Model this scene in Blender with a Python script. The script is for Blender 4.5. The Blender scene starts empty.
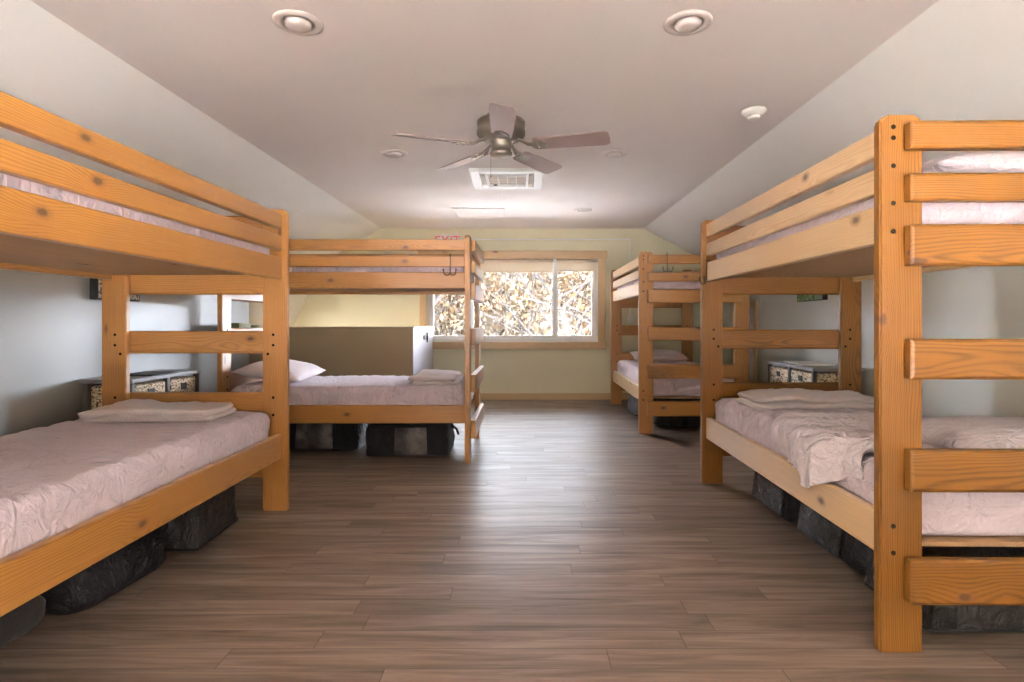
import bpy, bmesh, math, random
from mathutils import Vector, Matrix, noise, Euler
random.seed(7)
S = bpy.context.scene
COL = S.collection
PI = math.pi

# ------------------------------------------------------------------ camera
CH = 1.07                                   # eye height
cd = bpy.data.cameras.new('camera'); cam = bpy.data.objects.new('camera', cd); COL.objects.link(cam)
cam.location = (0, 0, CH); cam.rotation_euler = (PI/2, 0, 0)
cd.sensor_width = 36; cd.lens = 569/1024*36
cd.shift_x = -12/1024; cd.shift_y = -20/1024
cd.clip_start = 0.05; cd.clip_end = 300
S.camera = cam

# ------------------------------------------------------------------ world, sun, exposure
EXPOSURE = 1.4
SKY = 150.0
SKY_HORIZON = 98.0
SKY_BEHIND = .10
S.view_settings.view_transform = 'Standard'; S.view_settings.look = 'None'
S.view_settings.exposure = EXPOSURE; S.view_settings.gamma = 1; S.view_settings.use_curve_mapping = False
w = bpy.data.worlds.new('sky'); S.world = w; w.use_nodes = True
nt = w.node_tree; nt.nodes.clear()
o_ = nt.nodes.new('ShaderNodeOutputWorld'); b_ = nt.nodes.new('ShaderNodeBackground')
# overcast daylight: dim along the horizon, bright higher up, brighter and cooler over the wood (+Y),
# weaker and warmer behind the house (-Y)
tc = nt.nodes.new('ShaderNodeTexCoord'); sx = nt.nodes.new('ShaderNodeSeparateXYZ')
nt.links.new(tc.outputs['Generated'], sx.inputs[0])
def wmap(sock, a, b, c, d):
    m = nt.nodes.new('ShaderNodeMapRange'); nt.links.new(sock, m.inputs[0]); m.interpolation_type = 'SMOOTHSTEP'
    for i, v in enumerate((a, b, c, d)): m.inputs[i+1].default_value = v
    return m.outputs[0]
mx = nt.nodes.new('ShaderNodeMix'); mx.data_type = 'RGBA'
mx.inputs[6].default_value = (1.0, 0.88, 0.80, 1)
mx.inputs[7].default_value = (0.80, 0.85, 1.0, 1)
nt.links.new(wmap(sx.outputs['Y'], -.4, .4, 0, 1), mx.inputs[0]); nt.links.new(mx.outputs[2], b_.inputs[0])
def wmath(op, p, q):
    m = nt.nodes.new('ShaderNodeMath'); m.operation = op
    for i, v in enumerate((p, q)):
        if isinstance(v, (int, float)): m.inputs[i].default_value = v
        else: nt.links.new(v, m.inputs[i])
    return m.outputs[0]
low = wmath('ADD', wmap(sx.outputs['Y'], -.9, -.35, .02*SKY_HORIZON, SKY_BEHIND*SKY_HORIZON), wmap(sx.outputs['Y'], .1, .75, 0, (1-SKY_BEHIND)*SKY_HORIZON))
band = wmath('MULTIPLY', low, wmap(sx.outputs['Z'], .22, .42, 1, .10))       # bright hazy band above the trees
nt.links.new(wmath('MAXIMUM', band, wmap(sx.outputs['Z'], .64, .86, 0, SKY)), b_.inputs[1])
nt.links.new(b_.outputs[0], o_.inputs[0])
def portal(name, loc, rot, sx_, sy_):
    l = bpy.data.lights.new(name, 'AREA'); l.shape = 'RECTANGLE'; l.size = sx_; l.size_y = sy_
    l.cycles.is_portal = True
    o = bpy.data.objects.new(name, l); COL.objects.link(o); o.location = loc; o.rotation_euler = rot
portal('window_portal', (-.155, 7.93, 1.355), (-PI/2, 0, 0), 2.34, 1.14)
portal('window_portal', (-3.33, 7.15, .50), (0, -PI/2, 0), .9, 1.2)  # this and the following portals serve the added, unseen windows
portal('window_portal', (-1.25, -2.10, .80), (PI/2, 0, 0), 1.9, 1.2)
portal('window_portal', (1.05, -2.10, .80), (PI/2, 0, 0), 1.9, 1.2)
portal('window_portal', (-2.83, -.95, .875), (0, -PI/2, 0), 1.4, 1.7)
portal('window_portal', (2.76, -.95, .875), (0, PI/2, 0), 1.4, 1.7)

# ------------------------------------------------------------------ node helpers
class NT:
    def __init__(s, name):
        s.m = bpy.data.materials.new(name); s.m.use_nodes = True
        s.t = s.m.node_tree; s.t.nodes.clear()
        s.out = s.n('ShaderNodeOutputMaterial')
    def n(s, k, **kw):
        a = s.t.nodes.new(k)
        for q, v in kw.items(): setattr(a, q, v)
        return a
    def set(s, sock, v):
        if hasattr(v, 'is_output') or isinstance(v, bpy.types.NodeSocket): s.t.links.new(v, sock)
        elif isinstance(v, (tuple, list)) and len(v) == 3 and sock.type == 'RGBA': sock.default_value = (*v, 1)
        else: sock.default_value = v
    def math(s, op, a, b=0, c=0, clamp=False):
        q = s.n('ShaderNodeMath', operation=op, use_clamp=clamp)
        s.set(q.inputs[0], a); s.set(q.inputs[1], b); s.set(q.inputs[2], c); return q.outputs[0]
    def vmath(s, op, a, b=(0, 0, 0)):
        q = s.n('ShaderNodeVectorMath', operation=op)
        s.set(q.inputs[0], a); s.set(q.inputs[1], b); return q.outputs[0]
    def sep(s, v):
        q = s.n('ShaderNodeSeparateXYZ'); s.set(q.inputs[0], v); return q.outputs
    def comb(s, x, y, z):
        q = s.n('ShaderNodeCombineXYZ')
        for i, v in enumerate((x, y, z)): s.set(q.inputs[i], v)
        return q.outputs[0]
    def noise(s, vec, scale, detail=2, rough=.5, dist=0):
        q = s.n('ShaderNodeTexNoise'); s.set(q.inputs['Vector'], vec)
        q.inputs['Scale'].default_value = scale; q.inputs['Detail'].default_value = detail
        q.inputs['Roughness'].default_value = rough; q.inputs['Distortion'].default_value = dist
        return q.outputs['Fac']
    def mix(s, f, a, b, mode='MIX'):
        q = s.n('ShaderNodeMix', data_type='RGBA', blend_type=mode)
        s.set(q.inputs[0], f); s.set(q.inputs[6], a); s.set(q.inputs[7], b); return q.outputs[2]
    def ramp(s, f, stops):
        q = s.n('ShaderNodeValToRGB'); s.set(q.inputs[0], f)
        e = q.color_ramp.elements
        while len(e) < len(stops): e.new(.5)
        for i, (p, c) in enumerate(stops): e[i].position = p; e[i].color = (*c, 1)
        return q.outputs[0]
    def mrange(s, v, a, b, c, d):
        q = s.n('ShaderNodeMapRange'); s.set(q.inputs[0], v)
        for i, x in enumerate((a, b, c, d)): q.inputs[i+1].default_value = x
        return q.outputs[0]
    def bump(s, h, strength, dist=.01):
        q = s.n('ShaderNodeBump'); s.set(q.inputs['Height'], h)
        q.inputs['Strength'].default_value = strength; q.inputs['Distance'].default_value = dist
        return q.outputs[0]
    def bsdf(s, col, rough=.5, metal=0, normal=None, **kw):
        q = s.n('ShaderNodeBsdfPrincipled'); s.set(q.inputs['Base Color'], col)
        s.set(q.inputs['Roughness'], rough); q.inputs['Metallic'].default_value = metal
        if normal is not None: s.set(q.inputs['Normal'], normal)
        for k, v in kw.items(): s.set(q.inputs[k.replace('_', ' ')], v)
        s.t.links.new(q.outputs[0], s.out.inputs[0]); return q
    def obj(s): return s.n('ShaderNodeTexCoord').outputs['Object']

def plain(name, col, rough=.5, metal=0, bump=0, bscale=60, var=.04, **kw):
    t = NT(name); p = t.obj(); n = t.noise(p, bscale, 3)
    n2 = t.noise(p, 3.0, 3)
    c = t.mix(t.mrange(n2, .3, .7, 0, 1), tuple(x*(1-var) for x in col), tuple(min(1, x*(1+var)) for x in col))
    t.bsdf(c, rough, metal, t.bump(n, bump, .002) if bump else None, **kw)
    return t.m

def pine(name, base, dark, light, knots=1.0, rough=.38, coat=.5, spec=.5):
    """boards are modelled with the grain along local X"""
    t = NT(name); p = t.obj(); oi = t.n('ShaderNodeObjectInfo'); rnd = oi.outputs['Random']
    off = t.math('MULTIPLY', rnd, 37.0)
    x, y, z = t.sep(p)[:3]
    xs = t.math('ADD', x, off)
    # knots
    kv = t.comb(t.math('MULTIPLY', xs, 2.6), t.math('ADD', t.math('MULTIPLY', y, 9.0), off), t.math('ADD', t.math('MULTIPLY', z, 9.0), off))
    v = t.n('ShaderNodeTexVoronoi'); t.set(v.inputs['Vector'], kv); v.inputs['Scale'].default_value = 1.0
    v.inputs['Randomness'].default_value = 1.0
    # make knots rounder: distance field is stretched along the grain
    kd = t.math('ADD', v.outputs['Distance'], t.mrange(t.noise(p, 60, 2), 0, 1, -.025, .025))
    keep = t.math('GREATER_THAN', t.sep(v.outputs['Color'])[0], 1-.55*knots)
    infl = t.math('MULTIPLY', t.mrange(kd, .05, .55, 1, 0), keep)          # bends the rings
    core = t.math('MULTIPLY', t.mrange(kd, .075, .12, 1, 0), keep)
    rim = t.math('MULTIPLY', t.mrange(kd, .10, .17, 1, 0), keep)
    # one large knot at a board's own place: object colour = place / 4 + .5, alpha 0 = present
    has = t.math('SUBTRACT', 1, oi.outputs['Alpha'])
    kp = t.vmath('MULTIPLY', t.vmath('SUBTRACT', oi.outputs['Color'], (.5, .5, .5)), (4, 4, 4))
    dv = t.vmath('MULTIPLY', t.vmath('SUBTRACT', p, kp), (1/.026, .01, 1/.015))
    ln = t.n('ShaderNodeVectorMath', operation='LENGTH'); t.set(ln.inputs[0], dv)
    d2 = t.math('ADD', ln.outputs['Value'], t.mrange(t.noise(p, 70, 2), 0, 1, -.25, .25))
    infl = t.math('ADD', t.math('MULTIPLY', infl, t.math('SUBTRACT', 1, has)), t.math('MULTIPLY', t.math('MULTIPLY', t.mrange(d2, .5, 5, 1, 0), 1.9), has))
    core = t.math('ADD', t.math('MULTIPLY', core, t.math('SUBTRACT', 1, has)), t.math('MULTIPLY', t.mrange(d2, .45, .95, 1, 0), has))
    rim = t.math('ADD', t.math('MULTIPLY', rim, t.math('SUBTRACT', 1, has)), t.math('MULTIPLY', t.mrange(d2, .8, 1.7, 1, 0), has))
    # rings
    nv = t.comb(t.math('MULTIPLY', xs, 1.3), t.math('MULTIPLY', y, 5), t.math('MULTIPLY', z, 5))
    n1 = t.noise(nv, 1.0, 2, .5)
    yy = t.math('ADD', y, t.mrange(rnd, 0, 1, -.05, .05))
    zz = t.math('ADD', z, t.mrange(t.math('FRACT', t.math('MULTIPLY', rnd, 7.3)), 0, 1, .02, .09))
    r = t.math('SQRT', t.math('ADD', t.math('MULTIPLY', yy, yy), t.math('MULTIPLY', zz, zz)))
    ph = t.math('ADD', t.math('ADD', r, t.mrange(n1, 0, 1, -.045, .045)), t.math('MULTIPLY', infl, .012))
    band = t.math('SINE', t.math('MULTIPLY', ph, 780))
    band = t.mrange(band, -1, 1, 0, 1)
    band = t.math('POWER', band, 2.2)
    fine = t.noise(t.comb(t.math('MULTIPLY', xs, 3), t.math('MULTIPLY', y, 160), t.math('MULTIPLY', z, 160)), 1, 3, .6)
    c = t.mix(t.math('MULTIPLY', band, .75), base, dark)
    c = t.mix(t.mrange(fine, .35, .75, 0, .45), c, light)
    blotch = t.noise(t.comb(t.math('MULTIPLY', xs, .8), t.math('MULTIPLY', y, 4), t.math('MULTIPLY', z, 4)), 1.5, 2)
    c = t.mix(t.mrange(blotch, .35, .7, 0, .5), c, tuple(q*.82 for q in base))
    tone = t.mix(t.mrange(rnd, 0, 1, 0, .35), (1, 1, 1), (.86, .80, .72))
    c = t.mix(1.0, c, tone, 'MULTIPLY')
    c = t.mix(t.math('MULTIPLY', rim, .6), c, (.22, .085, .03))
    c = t.mix(t.math('MULTIPLY', core, .9), c, (.075, .028, .014))
    nrm = t.bump(t.math('ADD', t.math('MULTIPLY', band, .5), fine), .12, .002)
    t.bsdf(c, rough, 0, nrm, Coat_Weight=coat, Coat_Roughness=.3, Specular_IOR_Level=spec)
    return t.m

def fabric(name, col, weave=900, strength=.25, wr=.5, rough=.9, sheen=.3, wscale=9):
    t = NT(name); p = t.obj()
    wv = t.n('ShaderNodeTexWave', wave_type='BANDS', bands_direction='DIAGONAL'); t.set(wv.inputs[0], p); wv.inputs['Scale'].default_value = weave/6
    a = t.noise(t.vmath('MULTIPLY', p, (1, 2.2, 1.5)), wscale, 4, .55, .8)
    b = t.noise(p, 28, 3, .6, .5)
    ridge = t.math('ABSOLUTE', t.math('SUBTRACT', a, .5))
    h = t.math('ADD', t.math('MULTIPLY', ridge, -6*wr), t.math('MULTIPLY', b, .5*wr))
    h = t.math('ADD', h, t.math('MULTIPLY', wv.outputs['Fac'], .02))
    c = t.mix(t.mrange(t.noise(p, 4, 2), .3, .7, 0, 1), tuple(x*.95 for x in col), col)
    t.bsdf(c, rough, 0, t.bump(h, strength, .012), Sheen_Weight=sheen)
    return t.m

def waffle(name, col, pitch=.012):
    t = NT(name); p = t.obj(); x, y, z = t.sep(p)[:3]
    k = 2*PI/pitch
    h = t.math('MULTIPLY', t.math('SINE', t.math('MULTIPLY', x, k)), t.math('SINE', t.math('MULTIPLY', y, k)))
    t.bsdf(t.mix(t.mrange(h, -1, 1, 0, 1), tuple(q*.80 for q in col), col), .9, 0, t.bump(h, .5, .004), Sheen_Weight=.3)
    return t.m

def nylon(name, col, rough):
    t = NT(name); p = t.obj()
    a = t.noise(p, 7, 4, .6, 1.2); b = t.noise(p, 420, 1)
    h = t.math('ADD', t.math('MULTIPLY', t.math('ABSOLUTE', t.math('SUBTRACT', a, .5)), -3), t.math('MULTIPLY', b, .03))
    t.bsdf(t.mix(t.mrange(t.noise(p, 5, 2), .3, .7, 0, 1), tuple(q*.8 for q in col), tuple(q*1.2 for q in col)), rough, 0, t.bump(h, .8, .03), Specular_IOR_Level=.3)
    return t.m

M = {}
M['pine'] = pine('honey_pine', (.42, .185, .037), (.22, .075, .011), (.53, .265, .070))
M['pine_dark'] = pine('amber_pine', (.215, .082, .010), (.060, .017, .002), (.30, .132, .022), coat=.15, spec=.35)
M['pine_lit'] = pine('lit_rail_pine', (.66, .43, .22), (.52, .28, .12), (.76, .56, .34))  # washed-out light on the aisle rails, painted into a paler pine
M['trim_pine'] = pine('pale_pine_trim', (.62, .43, .22), (.46, .28, .12), (.70, .53, .32), .9)
M['ply'] = pine('plywood', (.40, .235, .115), (.27, .14, .06), (.50, .31, .17), .2, .7, 0)
M['sheet'] = fabric('pinkish_sheet', (.68, .555, .605), strength=.9, wr=.9, wscale=6)
M['sheet_w'] = fabric('pale_sheet', (.74, .63, .655), strength=.8, wr=.8)
M['pillow'] = fabric('pillowcase', (.72, .61, .60), strength=.4, wr=.5)
M['waffle'] = waffle('thermal_blanket', (.72, .60, .58))
M['knit'] = fabric('folded_cotton', (.64, .54, .535), strength=.3, wr=.3)
M['ceiling'] = plain('ceiling_paint', (.80, .73, .685), .75, bump=.05, bscale=160, var=.01)
M['slope'] = plain('slope_paint', (.86, .845, .81), .7, bump=.05, bscale=160, var=.01)
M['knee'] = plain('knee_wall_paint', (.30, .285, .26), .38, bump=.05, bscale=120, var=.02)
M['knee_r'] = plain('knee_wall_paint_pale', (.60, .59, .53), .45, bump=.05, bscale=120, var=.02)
M['sage'] = plain('sage_paint', (.74, .70, .50), .5, bump=.05, bscale=140, var=.015)
M['taupe'] = plain('taupe_paint', (.44, .35, .215), .55, bump=.06, bscale=140, var=.02)
M['white'] = plain('white_plastic', (.80, .78, .74), .4, var=.01)
M['white_paint'] = plain('white_paint', (.52, .51, .56), .45, var=.01)
M['fixture'] = plain('fixture_enamel', (.66, .58, .54), .45, var=.01)
M['vinyl'] = plain('window_vinyl', (.84, .85, .84), .35, var=.01)
M['shade'] = plain('roller_shade_cloth', (.78, .70, .58), .8, bump=.2, bscale=300)
M['black'] = plain('black_metal', (.012, .011, .010), .4, .6)
M['screw'] = plain('dark_screw', (.010, .006, .004), .6, 0, Specular_IOR_Level=.1)
M['nickel'] = plain('brushed_nickel', (.36, .32, .27), .45, 1.0, bump=.05, bscale=200)
M['blade'] = plain('fan_blade_veneer', (.27, .185, .165), .32, var=.1, Coat_Weight=.5, Coat_Roughness=.2)
M['grey_wood'] = plain('grey_cabinet_paint', (.115, .098, .088), .5, bump=.2, bscale=40, var=.1)
M['top_wood'] = plain('grey_cabinet_top', (.28, .26, .265), .35, bump=.1, bscale=40, var=.08)
M['bag_black'] = nylon('black_nylon', (.016, .014, .017), .5)
M['bag_grey'] = nylon('grey_nylon', (.040, .033, .032), .48)
M['bag_blue'] = nylon('pale_blue_nylon', (.22, .25, .32), .5)
M['piping'] = plain('piping', (.012, .011, .012), .5)
M['fleece'] = plain('dark_fleece', (.035, .026, .025), .95, bump=1.0, bscale=120, var=.4, Sheen_Weight=.1)
M['red'] = plain('red_letters', (.75, .06, .06), .5)
M['bark'] = plain('bark', (.020, .0185, .018), .95, bump=.8, bscale=20, var=.3, Specular_IOR_Level=0.0)
M['beige'] = plain('beige_filter', (.62, .50, .38), .8, var=.05)
M['dark'] = plain('dark_slot', (.03, .028, .026), .7)
M['olive'] = plain('olive_glaze', (.24, .25, .09), .5, var=.1)
M['paper'] = plain('paper_cover', (.62, .62, .50), .5, var=.25)

def plastic_window(k=1.0):
    t = NT('clear_wrinkled_plastic'); p = t.obj()
    a = t.noise(p, 14, 4, .6, 2.0); b = t.noise(p, 5, 3)
    c = t.ramp(b, [(.3, (.05*k, .04*k, .04*k)), (.5, (.14*k, .115*k, .11*k)), (.7, (.34*k, .29*k, .28*k))])
    t.bsdf(c, .22, 0, t.bump(t.math('ABSOLUTE', t.math('SUBTRACT', a, .5)), 1.0, .05), Specular_IOR_Level=.6)
    return t.m
M['clear'] = plastic_window(1.1)
M['clear_dark'] = plastic_window(.28)

def wicker():
    t = NT('woven_wicker'); p = t.obj()
    x, y, z = t.sep(p)[:3]
    v = t.n('ShaderNodeTexVoronoi'); t.set(v.inputs['Vector'], t.vmath('MULTIPLY', p, (1, 1, 1.5))); v.inputs['Scale'].default_value = 62
    d = v.outputs['Distance']
    row = t.math('SINE', t.math('MULTIPLY', z, 2*PI/.022))
    h = t.math('ADD', t.math('MULTIPLY', d, -1), t.math('MULTIPLY', row, .15))
    c = t.ramp(d, [(.30, (.80, .68, .50)), (.58, (.62, .46, .28)), (.80, (.12, .07, .035))])
    t.bsdf(c, .7, 0, t.bump(h, .9, .008))
    return t.m
M['wicker'] = wicker()

def picture(name, cols, sc):
    t = NT(name); v = t.n('ShaderNodeTexVoronoi'); t.set(v.inputs['Vector'], t.obj()); v.inputs['Scale'].default_value = sc
    n = t.noise(t.obj(), sc*.6, 3)
    f = t.math('ADD', t.math('MULTIPLY', t.sep(v.outputs['Color'])[0], .6), t.math('MULTIPLY', n, .4))
    t.bsdf(t.ramp(f, [(i/(len(cols)-1)*.8+.1, c) for i, c in enumerate(cols)]), .5)
    return t.m
M['pic_pebble'] = picture('mottled_print', [(.03, .025, .02), (.25, .2, .15), (.6, .52, .42), (.7, .65, .56)], 55)
M['pic_green'] = picture('leafy_print', [(.03, .10, .09), (.10, .22, .08), (.30, .38, .10), (.2, .4, .42)], 22)

def floor_mat():
    t = NT('vinyl_planks'); p = t.n('ShaderNodeNewGeometry').outputs['Position']
    x, y, z = t.sep(p)[:3]
    PW, PL = .108, 1.22
    yr = t.math('DIVIDE', t.math('ADD', y, 10.022), PW)
    row = t.math('FLOOR', yr); fy = t.math('FRACT', yr)
    wn = t.n('ShaderNodeTexWhiteNoise', noise_dimensions='1D'); t.set(wn.inputs['W'], row)
    xr = t.math('ADD', t.math('DIVIDE', t.math('ADD', x, 20), PL), t.math('MULTIPLY', wn.outputs['Value'], 1.0))
    ix = t.math('FLOOR', xr); fx = t.math('FRACT', xr)
    wn2 = t.n('ShaderNodeTexWhiteNoise', noise_dimensions='2D'); t.set(wn2.inputs['Vector'], t.comb(ix, row, 0))
    r2 = wn2.outputs['Value']
    g = t.comb(t.math('ADD', t.math('MULTIPLY', x, 1.1), t.math('MULTIPLY', r2, 50)), t.math('MULTIPLY', y, 13), row)
    a = t.noise(g, 1.4, 5, .62, .7)
    f = t.noise(t.comb(t.math('MULTIPLY', x, 3), t.math('MULTIPLY', y, 120), row), 1.0, 3, .6)
    c = t.ramp(a, [(.26, (.085, .056, .040)), (.42, (.18, .128, .094)), (.56, (.27, .198, .152)), (.75, (.36, .275, .215))])
    c = t.mix(t.mrange(f, .35, .7, .35, 0), c, (.10, .066, .045))
    c = t.mix(1.0, c, t.mix(r2, (.80, .79, .79), (1.16, 1.14, 1.12)), 'MULTIPLY')
    ey = t.math('MINIMUM', fy, t.math('SUBTRACT', 1, fy))
    ex = t.math('MULTIPLY', t.math('MINIMUM', fx, t.math('SUBTRACT', 1, fx)), PL/PW)
    e = t.math('MINIMUM', ey, ex)
    seam = t.mrange(e, .006, .022, 1, 0)
    c = t.mix(t.math('MULTIPLY', seam, .75), c, (.035, .022, .016))
    h = t.math('ADD', t.math('MULTIPLY', seam, -1.0), t.math('MULTIPLY', f, .25))
    rg = t.mrange(a, .3, .7, .50, .40)
    t.bsdf(c, rg, 0, t.bump(h, .35, .002), Specular_IOR_Level=.42, Coat_Weight=.14, Coat_Roughness=.34)
    return t.m
M['floor'] = floor_mat()

def glass_mat():
    t = NT('window_glass'); tr = t.n('ShaderNodeBsdfTransparent'); gl = t.n('ShaderNodeBsdfGlossy')
    gl.inputs['Roughness'].default_value = .02
    fr = t.n('ShaderNodeFresnel'); fr.inputs[0].default_value = 1.45
    mxs = t.n('ShaderNodeMixShader'); t.set(mxs.inputs[0], fr.outputs[0])
    tr.inputs[0].default_value = (.95, .97, .96, 1)
    t.t.links.new(tr.outputs[0], mxs.inputs[1]); t.t.links.new(gl.outputs[0], mxs.inputs[2])
    t.t.links.new(mxs.outputs[0], t.out.inputs[0]); return t.m
M['glass'] = glass_mat()

def shade_mat():
    t = NT('shade_fabric'); d = t.n('ShaderNodeBsdfDiffuse'); tl = t.n('ShaderNodeBsdfTranslucent'); m_ = t.n('ShaderNodeMixShader')
    c = t.mix(t.noise(t.obj(), 300, 2), (.74, .66, .54), (.80, .73, .62)); t.set(d.inputs[0], c); t.set(tl.inputs[0], c); m_.inputs[0].default_value = .30
    t.t.links.new(d.outputs[0], m_.inputs[1]); t.t.links.new(tl.outputs[0], m_.inputs[2]); t.t.links.new(m_.outputs[0], t.out.inputs[0]); return t.m
M['shade_cloth'] = shade_mat()
def leaf_mat(name, cols):
    t = NT(name); g = t.n('ShaderNodeNewGeometry')
    rn = g.outputs['Random Per Island']
    c = t.ramp(rn, [(i/(len(cols)-1), q) for i, q in enumerate(cols)])
    d = t.n('ShaderNodeBsdfDiffuse'); tl = t.n('ShaderNodeBsdfTranslucent'); m_ = t.n('ShaderNodeMixShader')
    t.set(d.inputs[0], c); t.set(tl.inputs[0], c); m_.inputs[0].default_value = .45
    t.t.links.new(d.outputs[0], m_.inputs[1]); t.t.links.new(tl.outputs[0], m_.inputs[2]); t.t.links.new(m_.outputs[0], t.out.inputs[0])
    return t.m
M['leaf_tan'] = leaf_mat('autumn_leaves', [(.026, .014, .0070), (.038, .024, .013), (.048, .036, .023), (.054, .048, .039), (.028, .026, .024)])
M['ground'] = plain('leaf_litter', (.085, .062, .042), .95, bump=.8, bscale=4, var=.35, Specular_IOR_Level=0.0)

M['bounce_white'] = plain('white_bounce_slab', (.70, .71, .76), .8, bump=.1, bscale=20, var=.03)
M['bounce'] = plain('pale_bounce_ground', (.50, .46, .43), .9, bump=.5, bscale=8, var=.15)
# ------------------------------------------------------------------ mesh helpers
def link(o, parent=None):
    COL.objects.link(o)
    if parent: o.parent = parent
    return o
def mesh_obj(name, bm, mat, parent=None, smooth=False, loc=(0, 0, 0), rot=(0, 0, 0)):
    me = bpy.data.meshes.new(name); bm.to_mesh(me); bm.free()
    me.materials.append(mat)
    if smooth:
        for p in me.polygons: p.use_smooth = True
    o = bpy.data.objects.new(name, me); o.location = loc; o.rotation_euler = rot
    return link(o, parent)
def tag(o, label=None, cat=None, group=None, kind=None):
    if label: o['label'] = label
    if cat: o['category'] = cat
    if group: o['group'] = group
    if kind: o['kind'] = kind
    return o
def thing(name, label, cat, loc=(0, 0, 0), rotz=0, group=None):
    o = bpy.data.objects.new(name, None); o.empty_display_size = .1
    o.location = loc; o.rotation_euler = (0, 0, rotz); link(o)
    return tag(o, label, cat, group)
def struct(name, bm, mat, parent=None, smooth=False):
    o = mesh_obj(name, bm, mat, parent, smooth)
    if not parent: o['kind'] = 'structure'
    return o
def add_box(bm, x0, x1, y0, y1, z0, z1, bev=0, mtx=None):
    v = [bm.verts.new((x, y, z)) for x in (x0, x1) for y in (y0, y1) for z in (z0, z1)]
    idx = [(0, 1, 3, 2), (4, 6, 7, 5), (0, 4, 5, 1), (2, 3, 7, 6), (0, 2, 6, 4), (1, 5, 7, 3)]
    fs = [bm.faces.new([v[i] for i in q]) for q in idx]
    if bev:
        es = list({e for f in fs for e in f.edges})
        r = bmesh.ops.bevel(bm, geom=es, offset=bev, segments=2, affect='EDGES', profile=.5)
        v = list({q for f in r['faces'] for q in f.verts} | {q for q in v if q.is_valid})
    if mtx: bmesh.ops.transform(bm, matrix=mtx, verts=[q for q in v if q.is_valid])
    return v
def box(name, x0, x1, y0, y1, z0, z1, mat, parent=None, bev=0, origin=True):
    bm = bmesh.new()
    if origin:
        cx, cy, cz = (x0+x1)/2, (y0+y1)/2, (z0+z1)/2
        add_box(bm, x0-cx, x1-cx, y0-cy, y1-cy, z0-cz, z1-cz, bev)
        return mesh_obj(name, bm, mat, parent, loc=(cx, cy, cz))
    add_box(bm, x0, x1, y0, y1, z0, z1, bev)
    return mesh_obj(name, bm, mat, parent)
def add_tube(bm, pts, rad, seg=10, cap=True):
    pts = [Vector(p) for p in pts]; n = len(pts)
    if not isinstance(rad, (list, tuple)): rad = [rad]*n
    rings = []; up = None
    for i, p in enumerate(pts):
        d = (pts[min(i+1, n-1)]-pts[max(i-1, 0)]).normalized()
        if up is None: up = Vector((0, 0, 1)) if abs(d.z) < .9 else Vector((1, 0, 0))
        s = d.cross(up).normalized(); up = s.cross(d).normalized()
        rings.append([bm.verts.new(p+(s*math.cos(2*PI*k/seg)+up*math.sin(2*PI*k/seg))*rad[i]) for k in range(seg)])
    for a, b in zip(rings, rings[1:]):
        for k in range(seg): bm.faces.new((a[k], a[(k+1) % seg], b[(k+1) % seg], b[k]))
    if cap: bm.faces.new(rings[0][::-1]); bm.faces.new(rings[-1])
def add_lathe(bm, prof, seg=40, c=(0, 0, 0), closed=False):
    rings = []
    for r, z in prof:
        rings.append([bm.verts.new((c[0]+r*math.cos(2*PI*k/seg), c[1]+r*math.sin(2*PI*k/seg), c[2]+z)) for k in range(seg)])
    for a, b in zip(rings, rings[1:]):
        for k in range(seg): bm.faces.new((a[k], a[(k+1) % seg], b[(k+1) % seg], b[k]))
    bm.faces.new(rings[0][::-1]); bm.faces.new(rings[-1])
    bmesh.ops.recalc_face_normals(bm, faces=bm.faces)
def add_prism(bm, poly, axis, a, b):
    """extrude a 2-D outline along an axis (0,1,2) from a to b"""
    def P(u, v, t): return {0: (t, u, v), 1: (u, t, v), 2: (u, v, t)}[axis]
    A = [bm.verts.new(P(u, v, a)) for u, v in poly]; B = [bm.verts.new(P(u, v, b)) for u, v in poly]
    n = len(poly); bm.faces.new(A); bm.faces.new(B[::-1])
    for i in range(n): bm.faces.new((A[i], B[i], B[(i+1) % n], A[(i+1) % n]))
    bmesh.ops.recalc_face_normals(bm, faces=bm.faces)
def fbm(v, oct=3): return noise.fractal(Vector(v), 1.0, 2.0, oct)
def soft_box(name, dx, dy, dz, r, res, disp, mat, parent=None, loc=(0, 0, 0), rot=(0, 0, 0), deform=None):
    """rounded box centred in x,y with its bottom at z=0"""
    h = Vector((dx/2, dy/2, dz/2)); inner = Vector([max(q-r, 0.001) for q in h])
    bm = bmesh.new(); cache = {}
    def V(p):
        k = (round(p[0], 5), round(p[1], 5), round(p[2], 5))
        if k in cache: return cache[k]
        p = Vector(p); c = Vector([max(-inner[i], min(inner[i], p[i])) for i in range(3)])
        n = (p-c).normalized() if (p-c).length > 1e-9 else Vector((0, 0, 1))
        q = c+n*r
        if disp: q = q+n*disp(q, n)
        q.z += dz/2
        if deform: q = deform(q)
        cache[k] = bm.verts.new(q); return cache[k]
    n = [max(2, int(round(q/res))) for q in (dx, dy, dz)]
    for ax in range(3):
        u, v = [(1, 2), (2, 0), (0, 1)][ax]
        for s in (-1, 1):
            def P(i, j):
                p = [0, 0, 0]; p[ax] = s*h[ax]; p[u] = -h[u]+2*h[u]*i/n[u]; p[v] = -h[v]+2*h[v]*j/n[v]; return p
            for i in range(n[u]):
                for j in range(n[v]):
                    q = [V(P(i, j)), V(P(i+1, j)), V(P(i+1, j+1)), V(P(i, j+1))]
                    if s < 0: q.reverse()
                    if len(set(q)) == 4: bm.faces.new(q)
    return mesh_obj(name, bm, mat, parent, True, loc, rot)

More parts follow.
